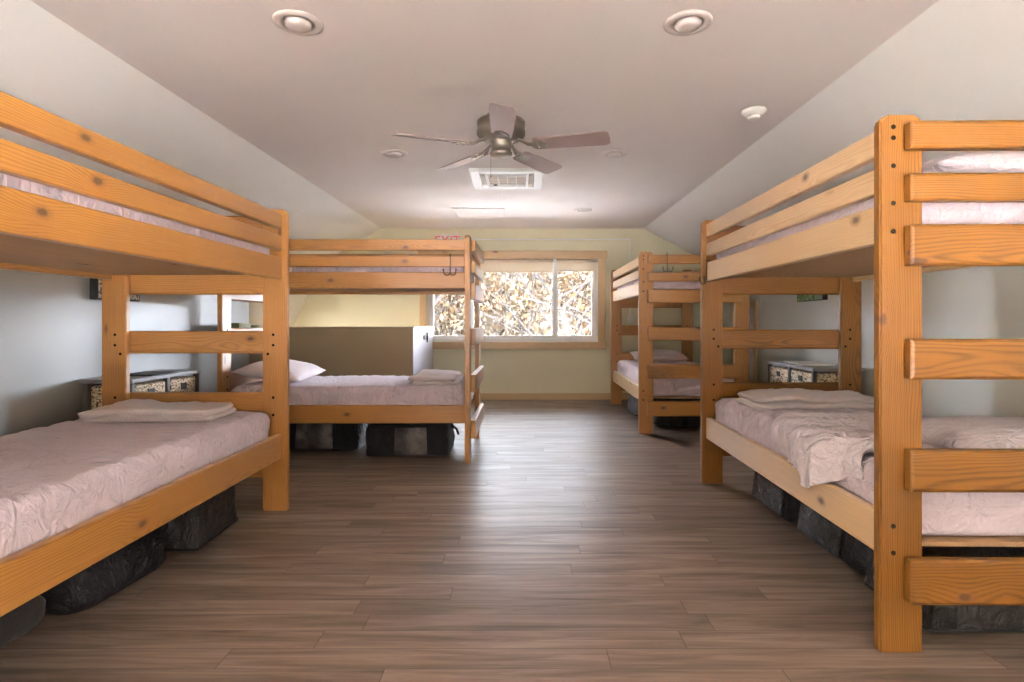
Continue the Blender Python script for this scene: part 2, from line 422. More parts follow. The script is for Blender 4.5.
# ------------------------------------------------------------------ the setting
XL, XR, YB, YF, ZC = -2.72, 2.65, 7.75, -2.0, 2.33
CL, CR = -1.94, 1.63
ZKL, ZKR = 1.88, 1.79
bm = bmesh.new(); add_box(bm, -4.2, 3.0, YF-.2, YB+.2, -.2, 0); struct('floor', bm, M['floor'])
bm = bmesh.new(); add_box(bm, CL-.1, CR+.1, YF-.2, YB+.2, ZC, ZC+.15); struct('ceiling', bm, M['ceiling'])
bm = bmesh.new()
add_prism(bm, [(CL, ZC), (XL, ZKL), (XL-.2, ZKL-.11), (XL-.2, ZKL+.12), (CL, ZC+.2)], 1, YF-.2, 5.63)
add_prism(bm, [(CL, ZC), (XL+.01, ZKL), (-3.62, 0), (-3.9, 0), (-2.95, 2.1), (CL, ZC+.2)], 1, 5.63, 6.55)
add_prism(bm, [(CL, ZC), (XL+.01, ZKL), (-3.172, .95), (-3.35, .95), (-2.95, 2.1), (CL, ZC+.2)], 1, 6.55, YB+.2)
struct('ceiling_left', bm, M['slope'])
bm = bmesh.new(); add_prism(bm, [(CR, ZC), (XR, ZKR), (XR+.2, ZKR-.1), (XR+.2, ZKR+.14), (CR, ZC+.2)], 1, YF-.2, YB+.2)
struct('ceiling_right', bm, M['slope'])
bm = bmesh.new(); 
for a in ((YF-.2, -1.8, 0, ZKL+.05), (-.1, 5.63, 0, ZKL+.05), (-1.8, -.1, 0, .15), (-1.8, -.1, 1.6, ZKL+.05)): add_box(bm, XL-.15, XL, *a)
add_box(bm, -4.1, XL-.15, 5.48, 5.63, 0, ZKL+.05)
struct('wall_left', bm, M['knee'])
bm = bmesh.new(); 
for a in ((YF-.2, -1.8, 0, ZKR+.05), (-.1, YB+.2, 0, ZKR+.05), (-1.8, -.1, 0, .15), (-1.8, -.1, 1.6, ZKR+.05)): add_box(bm, XR, XR+.15, *a)
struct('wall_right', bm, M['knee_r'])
# back wall round the window opening
WX0, WX1, WZ0, WZ1 = -1.325, 1.015, .785, 1.925
bm = bmesh.new()
for a in ((-4.2, WX0, 0, 2.7), (WX1, 3.0, 0, 2.7), (WX0, WX1, 0, WZ0), (WX0, WX1, WZ1, 2.7)):
    add_box(bm, a[0], a[1], YB, YB+.16, a[2], a[3])
struct('wall_back', bm, M['sage'])
bm = bmesh.new()
for a in ((-4.2, -2.2, 0, 2.7), (-.3, .1, 0, 2.7), (2.0, 3.0, 0, 2.7), (-2.2, -.3, 0, .2), (-2.2, -.3, 1.4, 2.7), (.1, 2.0, 0, .2), (.1, 2.0, 1.4, 2.7)):
    add_box(bm, a[0], a[1], YF-.16, YF, a[2], a[3])
struct('wall_front', bm, M['sage'])
# half wall round the stairwell: front face, side face
bm = bmesh.new()
add_box(bm, -3.75, -1.247, 6.37, 6.49, 0, .985); add_box(bm, -1.367, -1.247, 6.49, YB, 0, .985)
struct('wall_stairwell', bm, M['taupe'])
bm = bmesh.new(); add_box(bm, -1.2465, -1.240, 6.372, YB, .0, .985); struct('trim_stairwell_side', bm, M['white_paint'])
bm = bmesh.new(); add_box(bm, -3.7, -1.235, 6.355, 6.505, .985, 1.005, .003); add_box(bm, -1.38, -1.235, 6.505, YB, .985, 1.005, .003)
struct('trim_stairwell_cap', bm, M['taupe'])
bm = bmesh.new(); add_box(bm, XL-.05, XL+.28, 4.75, 5.62, .945, .97, .004); struct('trim_ledge', bm, M['white_paint'])
def board_bm(l, a, b, bev=.006):
    bm = bmesh.new(); add_box(bm, -l/2, l/2, -a/2, a/2, -b/2, b/2, bev); return bm
def hboard(name, x0, x1, y, t, z0, z1, mat, parent=None, bev=.004):    # grain along X
    return mesh_obj(name, board_bm(x1-x0, t, z1-z0, bev), mat, parent, loc=((x0+x1)/2, y, (z0+z1)/2))
def vboard(name, x0, x1, y, t, z0, z1, mat, parent=None, bev=.004):    # grain along Z, broad face to Y
    return mesh_obj(name, board_bm(z1-z0, t, x1-x0, bev), mat, parent, loc=((x0+x1)/2, y, (z0+z1)/2), rot=(0, -PI/2, 0))
def lboard(name, x, t, y0, y1, z0, z1, mat, parent=None, bev=.004):    # grain along Y
    return mesh_obj(name, board_bm(y1-y0, t, z1-z0, bev), mat, parent, loc=(x, (y0+y1)/2, (z0+z1)/2), rot=(0, 0, PI/2))
tag(hboard('baseboard_back', -1.24, XR, YB-.009, .018, 0, .09, M['trim_pine']), kind='structure')
tag(lboard('baseboard_right', XR-.008, .016, YF, 6.35, 0, .09, M['trim_pine']), kind='structure')
tag(lboard('baseboard_left', XL+.008, .016, YF, 5.6, 0, .09, M['trim_pine']), kind='structure')

# window 1 (back)
W = bpy.data.objects.new('window_1', None); W.location = (0, YB, 0); link(W); W['kind'] = 'structure'
y = -.012
hboard('casing', -1.44, 1.13, y-.003, .026, 1.917, 2.025, M['trim_pine'], W)
hboard('casing', -1.44, 1.12, y, .024, .690, .785, M['trim_pine'], W)
vboard('casing', -1.42, -1.32, y, .024, .785, 1.917, M['trim_pine'], W)
vboard('casing', 1.005, 1.105, y, .024, .785, 1.917, M['trim_pine'], W)
def frame_bm(x0, x1, z0, z1, y0, y1, t):
    bm = bmesh.new()
    for a in ((x0, x0+t, z0, z1), (x1-t, x1, z0, z1), (x0+t, x1-t, z0, z0+t), (x0+t, x1-t, z1-t, z1)):
        add_box(bm, a[0], a[1], y0, y1, a[2], a[3], .003)
    return bm
mesh_obj('window_frame', frame_bm(WX0, WX1, WZ0, WZ1, .04, .15, .045), M['vinyl'], W)
for a, b, yy in ((WX0+.045, -.735, .075), (-.735, .425, .10), (.425, WX1-.045, .075)):
    f = mesh_obj('sash', frame_bm(a, b, WZ0+.045, WZ1-.045, yy-.018, yy+.018, .038), M['vinyl'], W)
    bm = bmesh.new(); add_box(bm, a+.03, b-.03, yy-.003, yy+.003, WZ0+.08, WZ1-.08); mesh_obj('pane', bm, M['glass'], f)
for x in (-.735, .425):
    bm = bmesh.new(); add_box(bm, x-.022, x+.022, .045, .13, WZ0+.045, WZ1-.045, .004); mesh_obj('mullion', bm, M['vinyl'], W)
def shade(x0, x1, zb, label):
    t = thing('roller_shade', label, 'window shade', ((x0+x1)/2, YB+.03, zb), 0)
    bm = bmesh.new(); add_tube(bm, [(x0-(x0+x1)/2, 0, WZ1-zb-.03), (x1-(x0+x1)/2, 0, WZ1-zb-.03)], .022, 16); mesh_obj('roller', bm, M['shade'], t, True)
    box('shade_cloth', x0-(x0+x1)/2+.01, x1-(x0+x1)/2-.01, -.003, 0, .012, WZ1-zb-.03, M['shade_cloth'], t)
    box('hem_bar', x0-(x0+x1)/2+.01, x1-(x0+x1)/2-.01, -.009, .006, 0, .022, M['shade'], t, .003)
shade(WX0+.01, .40, 1.735, 'wide cream roller shade rolled up over the left and middle window panes')
shade(.445, WX1-.01, 1.75, 'short cream roller shade over the right hand window pane')
# side windows behind the camera, unseen, added to fill the room with light
for k, x in enumerate((XL-.08, XR+.08)):
    w2 = mesh_obj('window_%d' % (k+2), frame_bm(-.85, .85, -.725, .725, -.035, .035, .05), M['vinyl'], None, False, (x, -.95, .875), (0, 0, PI/2)); w2['kind'] = 'structure'
    bm = bmesh.new(); add_box(bm, -.81, .81, -.003, .003, -.685, .685); mesh_obj('pane', bm, M['glass'], w2)

for k, x in enumerate((-1.25, 1.05)):  # added front windows, out of view, brightening the near ceiling
    w2 = mesh_obj('window_%d' % (k+5), frame_bm(-.95, .95, -.6, .6, -.035, .035, .05), M['vinyl'], None, False, (x, YF-.08, .80)); w2['kind'] = 'structure'
    bm = bmesh.new(); add_box(bm, -.91, .91, -.003, .003, -.56, .56); mesh_obj('pane', bm, M['glass'], w2)
# low stair window added out of sight behind the half wall, as uplight
w4 = mesh_obj('window_4', frame_bm(-.60, .60, -.44, .44, -.03, .03, .05), M['vinyl'], None, False, (-3.38, 7.15, .50), (math.radians(-25), 0, PI/2)); w4['kind'] = 'structure'
w4.rotation_euler = Euler((0, 0, PI/2)); w4.location.x = -3.25
bm = bmesh.new(); add_box(bm, -.56, .56, -.003, .003, -.40, .40); mesh_obj('pane', bm, M['glass'], w4)
# low access door in the right wall
D = bpy.data.objects.new('door_1', None); D.location = (XR, 6.8, 0); link(D); D['kind'] = 'structure'
box('door_panel', -.03, 0, -.31, .31, .02, 1.22, M['white_paint'], D, .004)
mesh_obj('casing', board_bm(1.30, .07, .03, .004), M['trim_pine'], D, loc=(-.02, -.345, .65), rot=(0, -PI/2, 0))
mesh_obj('casing', board_bm(1.30, .07, .03, .004), M['trim_pine'], D, loc=(-.02, .345, .65), rot=(0, -PI/2, 0))
mesh_obj('casing', board_bm(.80, .036, .08, .004), M['trim_pine'], D, loc=(-.023, 0, 1.26), rot=(0, 0, PI/2))
bm = bmesh.new(); add_tube(bm, [(-.03, .2, .80), (-.065, .2, .81), (-.065, .2, 1.0), (-.03, .2, 1.01)], .009, 8)
mesh_obj('door_handle', bm, M['nickel'], D, True)

# raceway and switch on the back wall
rw = thing('cable_raceway', 'thin pale cable channel along the sage wall above the window and down to the switch', 'cable channel', (-.88, YB-.001, 2.18))
box('horizontal_channel', 0, 2.334, -.014, 0, -.008, .008, M['vinyl'], rw, .002)
box('vertical_channel', 2.316, 2.334, -.014, 0, -1.03, -.008, M['vinyl'], rw, .002)
sw = thing('light_switch', 'small white light switch box on the sage wall right of the window', 'light switch', (1.445, YB, 1.09))
box('switch_box', -.036, .036, -.035, 0, -.06, .06, M['white'], sw, .004)
box('toggle', -.006, .006, -.047, -.034, -.014, .010, M['white'], sw, .002)
# exit sign
ex = thing('exit_sign', 'white exit sign with red letters high on the sage wall above the left bunk', 'exit sign', (-1.037, YB, 2.05))
box('sign_body', -.155, .155, -.05, 0, 0, .20, M['white'], ex, .006)
cu = bpy.data.curves.new('letters', 'FONT'); cu.body = 'EXIT'; cu.size = .17; cu.extrude = .002; cu.align_x = 'CENTER'
tmp = bpy.data.objects.new('tmp', cu); COL.objects.link(tmp)
dg = bpy.context.evaluated_depsgraph_get(); me = bpy.data.meshes.new_from_object(tmp.evaluated_get(dg))
bpy.data.objects.remove(tmp); me.materials.clear(); me.materials.append(M['red'])
lt = bpy.data.objects.new('letters', me); link(lt, ex); lt.location = (0, -.052, .055); lt.rotation_euler = (PI/2, 0, 0)

# ------------------------------------------------------------------ ceiling fittings
def downlight(x, y, label):
    t = thing('recessed_light', label, 'ceiling light', (x, y, ZC), 0, 'recessed ceiling lights')
    bm = bmesh.new(); add_lathe(bm, [(.100, 0), (.100, -.006), (.092, -.011), (.070, -.012), (.064, -.006), (.062, .0), (.060, .0)], 40)
    mesh_obj('trim_ring', bm, M['fixture'], t, True)
    bm = bmesh.new(); add_lathe(bm, [(.056, -.002), (.054, -.014), (.046, -.022), (.030, -.026), (.001, -.027)], 32)
    mesh_obj('lamp_face', bm, M['fixture'], t, True)
for x, y, l in ((-.952, 2.40, 'unlit round recessed light at the top left of the ceiling'),
                (.691, 2.40, 'unlit round recessed light at the top right of the ceiling'),
                (-.976, 4.27, 'unlit round recessed light left of the ceiling fan'),
                (.683, 4.27, 'unlit round recessed light right of the ceiling fan'),
                (.67, 6.46, 'small far recessed light nearest the window wall')):
    downlight(x, y, l)
sd = thing('smoke_detector', 'white cone shaped smoke detector on the right of the ceiling', 'smoke detector', (1.374, 3.40, ZC))
bm = bmesh.new(); add_lathe(bm, [(.070, 0), (.070, -.012), (.062, -.020), (.045, -.034), (.040, -.036), (.001, -.036)], 36); mesh_obj('detector_body', bm, M['white'], sd, True)
bm = bmesh.new(); add_lathe(bm, [(.036, -.0355), (.034, -.050), (.028, -.054), (.001, -.054)], 28); mesh_obj('sensor_cap', bm, M['white'], sd, True)
hp = thing('access_hatch', 'flush square white access hatch in the far ceiling', 'ceiling hatch', (-.517, 6.65, ZC))
bm = bmesh.new()
for a in ((-.30, -.28, -.30, .30), (.28, .30, -.30, .30), (-.28, .28, -.30, -.28), (-.28, .28, .28, .30)): add_box(bm, a[0], a[1], a[2], a[3], -.008, 0, .002)
mesh_obj('hatch_frame', bm, M['ceiling'], hp); box('hatch_panel', -.278, .278, -.278, .278, -.003, .002, M['ceiling'], hp)
# cassette air conditioner
ac = thing('air_conditioner', 'square white ceiling cassette air conditioner with beige central grille behind the fan', 'air conditioner', (-.146, 4.99, ZC))
H = .31
bm = bmesh.new()
for (x0, x1, y0, y1) in ((-H, -.235, -H, H), (.235, H, -H, H), (-.235, .235, -H, -.235), (-.235, .235, .235, H)): add_box(bm, x0, x1, y0, y1, -.032, 0, .004)
for (x0, x1, y0, y1) in ((-.185, -.165, -.235, .235), (.165, .185, -.235, .235), (-.165, .165, -.185, -.165), (-.165, .165, .165, .185)): add_box(bm, x0, x1, y0, y1, -.036, 0, .003)
mesh_obj('fascia', bm, M['white'], ac)
box('recess', -.235, .235, -.235, .235, -.006, -.001, M['beige'], ac)
for s in (-1, 1):
    bm = bmesh.new(); add_box(bm, -.15, .15, -.018, .018, -.003, .003, .001, Matrix.Translation((0, s*.21, -.024)) @ Matrix.Rotation(s*.5, 4, 'X')); mesh_obj('air_flap', bm, M['white'], ac)
    bm = bmesh.new(); add_box(bm, -.018, .018, -.15, .15, -.003, .003, .001, Matrix.Translation((s*.21, 0, -.024)) @ Matrix.Rotation(-s*.5, 4, 'Y')); mesh_obj('air_flap', bm, M['white'], ac)
for k in range(4): box('filter_panel', -.155+k*.078+.004, -.155+(k+1)*.078-.004, -.16, .16, -.030, -.012, M['beige'], ac, .003)
bm = bmesh.new()
for k in range(1, 4): add_box(bm, -.155+k*.078-.004, -.155+k*.078+.004, -.165, .165, -.036, -.010, .001)
for k in range(5): add_box(bm, -.165, .165, -.13+k*.065-.002, -.13+k*.065+.002, -.034, -.028)
mesh_obj('grille_bars', bm, M['white'], ac)
bm = bmesh.new(); add_lathe(bm, [(.018, -.034), (.018, -.040), (.001, -.041)], 20, (-.11, .135, 0)); mesh_obj('sensor_dot', bm, M['dark'], ac)

# ceiling fan
fan = thing('ceiling_fan', 'five blade ceiling fan with brushed metal motor and dark blades, hung flush', 'ceiling fan', (-.14, 3.48, ZC))
bm = bmesh.new(); add_lathe(bm, [(.085, 0), (.088, -.02), (.075, -.035)], 40); mesh_obj('canopy', bm, M['nickel'], fan, True)
bm = bmesh.new(); add_lathe(bm, [(.10, -.033), (.140, -.038), (.148, -.046), (.148, -.060), (.144, -.064), (.144, -.098), (.148, -.102), (.148, -.122), (.135, -.140), (.10, -.160), (.07, -.165)], 56)
mesh_obj('motor_housing', bm, M['nickel'], fan, True)
bm = bmesh.new(); add_lathe(bm, [(.066, -.163), (.066, -.170), (.060, -.176), (.060, -.226), (.068, -.232), (.068, -.244), (.058, -.254), (.030, -.260), (.001, -.261)], 44)
mesh_obj('switch_housing', bm, M['nickel'], fan, True)
for k in range(5):
    th = math.radians(-90+72*k+3)
    R = Matrix.Rotation(th, 4, 'Z')
    # bracket arm
    bm = bmesh.new()
    add_tube(bm, [(.09, 0, -.150), (.13, .0, -.168), (.17, .012, -.190), (.205, .022, -.196)], [.012, .010, .009, .008], 8)
    add_tube(bm, [(.13, 0, -.168), (.17, -.012, -.190), (.205, -.022, -.196)], [.010, .009, .008], 8)
    pm = Matrix.Translation((.235, 0, -.198)) @ Matrix.Rotation(math.radians(-13), 4, 'X')
    n0 = len(bm.verts); bm.verts.ensure_lookup_table()
    pts = [(-.04, -.022), (-.02, -.038), (.02, -.045), (.055, -.028), (.07, 0), (.055, .028), (.02, .045), (-.02, .038), (-.04, .022)]
    A = [bm.verts.new(pm @ Vector((u, v, -.002))) for u, v in pts]; B = [bm.verts.new(pm @ Vector((u, v, -.007))) for u, v in pts]
    bm.faces.new(A[::-1]); bm.faces.new(B)
    for i in range(9): bm.faces.new((A[i], A[(i+1) % 9], B[(i+1) % 9], B[i]))
    for u, v in ((0, -.02), (0, .02), (.04, 0)):
        q = pm @ Vector((u, v, -.009)); add_tube(bm, [q+Vector((0, 0, .003)), q-Vector((0, 0, .003))], .006, 8)
    bmesh.ops.transform(bm, matrix=R, verts=bm.verts); bmesh.ops.recalc_face_normals(bm, faces=bm.faces)
    mesh_obj('blade_bracket', bm, M['nickel'], fan)
    bm = bmesh.new()
    out = [(0, -.052), (.02, -.060), (.38, -.072), (.435, -.070), (.455, -.055), (.458, 0), (.455, .055), (.435, .070), (.38, .072), (.02, .060), (0, .052)]
    A = [bm.verts.new((u, v, .003)) for u, v in out]; B = [bm.verts.new((u, v, -.003)) for u, v in out]
    bm.faces.new(A); bm.faces.new(B[::-1])
    for i in range(len(out)): bm.faces.new((A[i], B[i], B[(i+1) % len(out)], A[(i+1) % len(out)]))
    pm = Matrix.Translation((.205, 0, -.194)) @ Matrix.Rotation(math.radians(-13), 4, 'X')
    bmesh.ops.transform(bm, matrix=R @ pm, verts=bm.verts); bmesh.ops.recalc_face_normals(bm, faces=bm.faces)
    mesh_obj('blade', bm, M['blade'], fan)
bm = bmesh.new(); add_tube(bm, [(-.058, -.02, -.24), (-.062, -.02, -.27), (-.062, -.02, -.37)], .0015, 6)
add_lathe(bm, [(.001, -.37), (.005, -.374), (.005, -.384), (.001, -.388)], 10, (-.062, -.02, 0)); mesh_obj('pull_chain', bm, M['nickel'], fan)

# ------------------------------------------------------------------ bunk beds
BW = 1.045; PW = .137; PT = .038; INS = .026
def bunk(name, label, L, loc, rotz, zs, mat_post, mat_rail, knots={}):
    """local frame: x across (-BW/2..BW/2), y along (-L/2..L/2)"""
    t = thing(name, label, 'bunk bed', loc, rotz, None)
    hx, hy = BW/2, L/2
    def knot(o, key):
        if key in knots:
            a, b = knots[key]; o.color = (a/4+.5, .5, b/4+.5, 0)
    top = 1.73*zs
    for sx_ in (-1, 1):
        for sy_ in (-1, 1):
            bm = bmesh.new()
            c = .022
            out = [(-PW/2, 0), (PW/2, 0), (PW/2, top-c), (PW/2-c, top), (-PW/2+c, top), (-PW/2, top-c)]
            A = [bm.verts.new((v, -PT/2, -u)) for u, v in out]; B = [bm.verts.new((v, PT/2, -u)) for u, v in out]
            bm.faces.new(A); bm.faces.new(B[::-1])
            for i in range(6): bm.faces.new((A[i], B[i], B[(i+1) % 6], A[(i+1) % 6]))
            bmesh.ops.recalc_face_normals(bm, faces=bm.faces)
            bmesh.ops.bevel(bm, geom=list(bm.edges), offset=.005, segments=2, affect='EDGES')
            # local x of mesh is up: rotate -90 about Y maps x->z, z->-x
            px, py = sx_*(hx-PW/2), sy_*(hy-PT/2)
            po = mesh_obj('corner_post', bm, mat_post, t, loc=(px, py, 0), rot=(0, -PI/2, 0))
            knot(po, ('post', sx_, sy_))
            # screw holes: dark heads on the outer and inner faces
            for zz in (1.69, 1.655, 1.565, 1.445, 1.355, 1.01, .95, .90, .65, .55, .408, .322):
                for face in (-1, 1):
                    if face == sy_ and zz < 1.3 and zz > .45: continue
                    if face != sy_ and zz > 1.3: continue
                    lx = (PW/2-.042) if face == sy_ else (PW/2-.03-.03*(int(zz*100) % 2))
                    bm = bmesh.new(); add_lathe(bm, [(.0078, 0), (.0078, .0012), (.004, .0016)], 12)
                    so = mesh_obj('screw', bm, M['screw'], po, loc=(zz*zs, face*PT/2*1.0, -sx_*lx*(-1 if face != sy_ else 1)), rot=(-face*PI/2, 0, 0))
    # rails and guards
    il = L-2*PT
    for sx_ in (-1, 1):
        xx = sx_*(hx-INS-PT/2)
        for ki, (nm, z0, z1) in enumerate((('side_rail', .298, .435), ('side_rail', 1.325*zs, 1.45*zs), ('guard_rail', 1.49*zs, 1.575*zs), ('guard_rail', 1.615*zs, 1.70*zs))):
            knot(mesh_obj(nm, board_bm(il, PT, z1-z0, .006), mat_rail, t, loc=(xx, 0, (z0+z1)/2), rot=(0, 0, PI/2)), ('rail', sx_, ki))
    # end rungs on the outer faces of the posts
    for sy_ in (-1, 1):
        for ki, (z0, z1) in enumerate(((1.612, 1.697), (1.447, 1.532), (1.243, 1.370), (.886, 1.012), (.530, .660), (.174, .312))):
            k = zs if z0 > 1 else 1
            bm = board_bm(BW-.15, PT, (z1-z0)*k, .004)
            bmesh.ops.bevel(bm, geom=[e for e in bm.edges if abs(e.verts[0].co.x) > (BW-.15)/2-.006 and abs(e.verts[1].co.x) > (BW-.15)/2-.006 and e.calc_length() > .03], offset=.006, segments=1, affect='EDGES')
            knot(mesh_obj('end_rung', bm, mat_post, t, loc=(0, sy_*(hy+PT/2), (z0+z1)/2*k)), ('rung', sy_, ki))
    # cleats, decks
    for z0, z1 in ((.30, .315), (1.352*zs, 1.366*zs)):
        mesh_obj('deck_panel', board_bm(il, BW-2*(INS+PT)-.004, z1-z0, 0), M['ply'], t, loc=(0, 0, (z0+z1)/2+.03*(z0 < 1)), rot=(0, 0, PI/2))
    return t
def bed_pt(t, x, y, z):
    return t.matrix_basis @ Vector((x, y, z))

def mattress(t, L, z, top, label, seed, amp=.013):
    dx, dy, dz = BW-2*(INS+PT)-.01, L-2*PT-.015, top-z
    def disp(q, n):
        a = fbm((q.x*3+seed, q.y*2.0, q.z*4), 3)*.5
        s = abs(noise.noise(Vector((q.x*5+seed, q.y*14+q.x*4, seed+q.z*5))))
        side = abs(n.x)+abs(n.y) > .5
        r = -abs(noise.noise(Vector((q.x*4+seed, q.y*20+q.z*9, q.z*6+seed))))*(.022 if side else 0)
        d = (a*amp + (.25-s)*amp*1.1)*(1 if n.z > -.5 else 0) + r*(1 if n.z > -.5 else 0)
        # sides stay inside the rail at the bottom
        if q.z < -dz/2+.12 and side: d = min(d, 0)
        return d
    def deform(q): return q
    p = bed_pt(t, 0, 0, z)
    o = soft_box('mattress', dx, dy, dz, .055, .019, disp, M['sheet'], None, tuple(p), (0, 0, t.rotation_euler.z), deform)
    return tag(o, label, 'mattress', 'mattresses in fitted sheets')

# right near bed
L1n = 1.95
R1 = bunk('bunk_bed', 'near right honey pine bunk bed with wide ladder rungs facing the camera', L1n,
          (1.147+BW/2+.0124, 1.823+L1n/2+.003, 0), -.0126, 1.003, M['pine_dark'], M['pine_lit'],
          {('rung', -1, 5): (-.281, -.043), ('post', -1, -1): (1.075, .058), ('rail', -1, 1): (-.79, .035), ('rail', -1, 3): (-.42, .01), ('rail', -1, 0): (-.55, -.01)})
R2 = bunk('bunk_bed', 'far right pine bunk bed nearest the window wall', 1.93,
          (1.089+BW/2+.0124, 5.388+.965, 0), -.0126, .998, M['pine'], M['pine_lit'], {('rung', -1, 5): (-.30, .01), ('rung', -1, 1): (-.09, .0)})
Lb = bunk('bunk_bed', 'near left pine bunk bed cut off by the left edge', 1.95,
          (-1.335-BW/2, 3.242-.975, 0), 0, .983, M['pine'], M['pine'],
          {('rail', 1, 0): (-.237, -.02), ('rail', 1, 1): (-.659, .014), ('rail', 1, 2): (-.45, .01), ('rail', 1, 3): (-.50, .01), ('rung', 1, 3): (.30, .02)})
L2 = bunk('bunk_bed', 'pine bunk bed standing crosswise by the grey half wall, its long side facing the camera', 1.89,
          (-1.352, 4.257+BW/2, 0), -PI/2, .992, M['pine'], M['pine'], {('rail', 1, 1): (-.104, 0), ('rail', 1, 2): (.455, 0), ('rail', 1, 3): (.46, -.02), ('rail', 1, 0): (.02, 0)})
for t, L, side, sd_ in ((R1, L1n, 'near right', 1.3), (R2, 1.93, 'far right', 5.1), (Lb, 1.95, 'near left', 9.7), (L2, 1.89, 'crosswise left', 13.2)):
    zt = {1.3: 1.003, 5.1: .998, 9.7: .983, 13.2: .992}[sd_]
    mattress(t, L, .346, .572, 'pinkish sheeted mattress on the lower bunk of the %s bed' % side, sd_)
    mattress(t, L, 1.368*zt, 1.545*zt, 'pinkish sheeted mattress on the upper bunk of the %s bed' % side, sd_+40)

# ------------------------------------------------------------------ bedding
def pillow(x, y, z, sx_, sy_, h, rot, label, seed, mat='pillow'):
    bm = bmesh.new(); N = 36
    def P(i, j, s):
        u = -1+2*i/N; v = -1+2*j/N
        # pinched corners
        k = 1-.10*(u*u*v*v)-.05*(1-u*u)*v*v*0
        hh = ((1-abs(u)**2.6)*(1-abs(v)**2.6))**.55
        n_ = noise.noise(Vector((u*2+seed, v*2, s)))*.12+abs(noise.noise(Vector((u*4+seed, v*4, 3+s))))*-.10
        zz = s*h/2*hh*(1+n_)
        edge = 1-.06*(1-v*v)*(abs(u) > .0)*u*u-.0
        return Vector((u*sx_/2*(1-.05*(1-v*v)*u*u), v*sy_/2*(1-.05*(1-u*u)*v*v), zz))
    top = [[None]*(N+1) for _ in range(N+1)]; bot = [[None]*(N+1) for _ in range(N+1)]
    for i in range(N+1):
        for j in range(N+1):
            top[i][j] = bm.verts.new(P(i, j, 1))
            bot[i][j] = top[i][j] if i in (0, N) or j in (0, N) else bm.verts.new(P(i, j, -.8))
    for i in range(N):
        for j in range(N):
            bm.faces.new((top[i][j], top[i+1][j], top[i+1][j+1], top[i][j+1]))
            bm.faces.new((bot[i][j], bot[i][j+1], bot[i+1][j+1], bot[i+1][j]))
    o = mesh_obj('pillow', bm, M[mat], None, True, (x, y, z), rot)
    return tag(o, label, 'pillow', 'pillows')
pillow(-2.00, 4.72, .655, .50, .74, .17, (.02, .14, .05), 'pinkish pillow lying at the head of the crosswise lower bunk', 2)
pillow(1.80, 2.12, .635, .70, .46, .13, (.03, 0, .03), 'pink pillow on the near right lower bunk behind the ladder', 5, 'sheet_w')
pillow(1.76, 2.12, 1.612, .72, .46, .14, (.03, 0, -.03), 'pink pillow on the near right upper bunk behind the top rungs', 8, 'sheet_w')
pillow(1.66, 7.03, .640, .66, .42, .14, (.15, 0, -.02), 'pale pillow on the far right lower bunk by the window wall', 11, 'sheet_w')
pillow(-1.98, 1.50, .632, .62, .42, .12, (0, 0, .05), 'pale pillow at the left edge of the near left lower bunk', 14, 'sheet_w')

def folded(name, x, y, z, sx_, sy_, layers, th, mat, label, seed, rz=0, skew=0):
    """a folded blanket: several rounded layers joined in one soft stack"""
    bm = bmesh.new()
    NX, NY = int(sx_/.018), int(sy_/.018)
    for k in range(layers):
        ox = noise.noise(Vector((seed+.3, k*3.1+.2, .4)))*.06; oy = noise.noise(Vector((.6, seed+.4, k*2.7)))*.05
        V = {}
        hx, hy = sx_/2-.012*k*.6, sy_/2-.010*k*.6
        for s in (0, 1):
            for i in range(NX+1):
                for j in range(NY+1):
                    u = -1+2*i/NX; v = -1+2*j/NY
                    if s == 0 and (i in (0, NX) or j in (0, NY)):
                        pass
                    e = min(1, min(1-abs(u), (1-abs(v))*sy_/sx_)*sx_/2/.025)
                    prof = math.sqrt(max(0, 1-(1-e)**2))
                    X = u*hx*(1-.07*abs(v)**5)+ox+.012*noise.noise(Vector((v*2+k, seed, 1)))*(abs(u)**4); Y = v*hy*(1-.12*abs(u)**6)+oy+skew*u*.03+.012*noise.noise(Vector((u*3+k, seed, 7)))*(abs(v)**4)
                    base = k*th+th*.5
                    wob = .022*noise.noise(Vector((X*5+seed, Y*5, k*.3)))+.012*abs(noise.noise(Vector((X*13, Y*20+seed, k))))
                    Z = base+(s*2-1)*th*.5*prof + wob*(1 if (k or s) else 0)*prof
                    V[(s, i, j)] = bm.verts.new((X, Y, Z))
            for i in range(NX):
                for j in range(NY):
                    q = (V[(s, i, j)], V[(s, i+1, j)], V[(s, i+1, j+1)], V[(s, i, j+1)])
                    bm.faces.new(q if s else q[::-1])
    bmesh.ops.remove_doubles(bm, verts=bm.verts, dist=.0005)
    o = mesh_obj(name, bm, M[mat], None, True, (x, y, z), (0, 0, rz))
    return tag(o, label, 'blanket', 'folded bedding at the bed ends')
folded('folded_blanket', -1.87, 2.92, .575, .66, .34, 2, .032, 'waffle', 'folded pinkish waffle blanket at the far end of the near left lower bunk', 3, .04)
folded('folded_blanket', 1.69, 3.42, .570, .78, .38, 2, .030, 'knit', 'folded plain pinkish blanket at the far end of the near right lower bunk', 6, -.05, 1)
folded('folded_blanket', -.71, 4.78, .572, .40, .74, 2, .026, 'knit', 'folded pale blanket at the foot of the crosswise lower bunk', 9, .02)

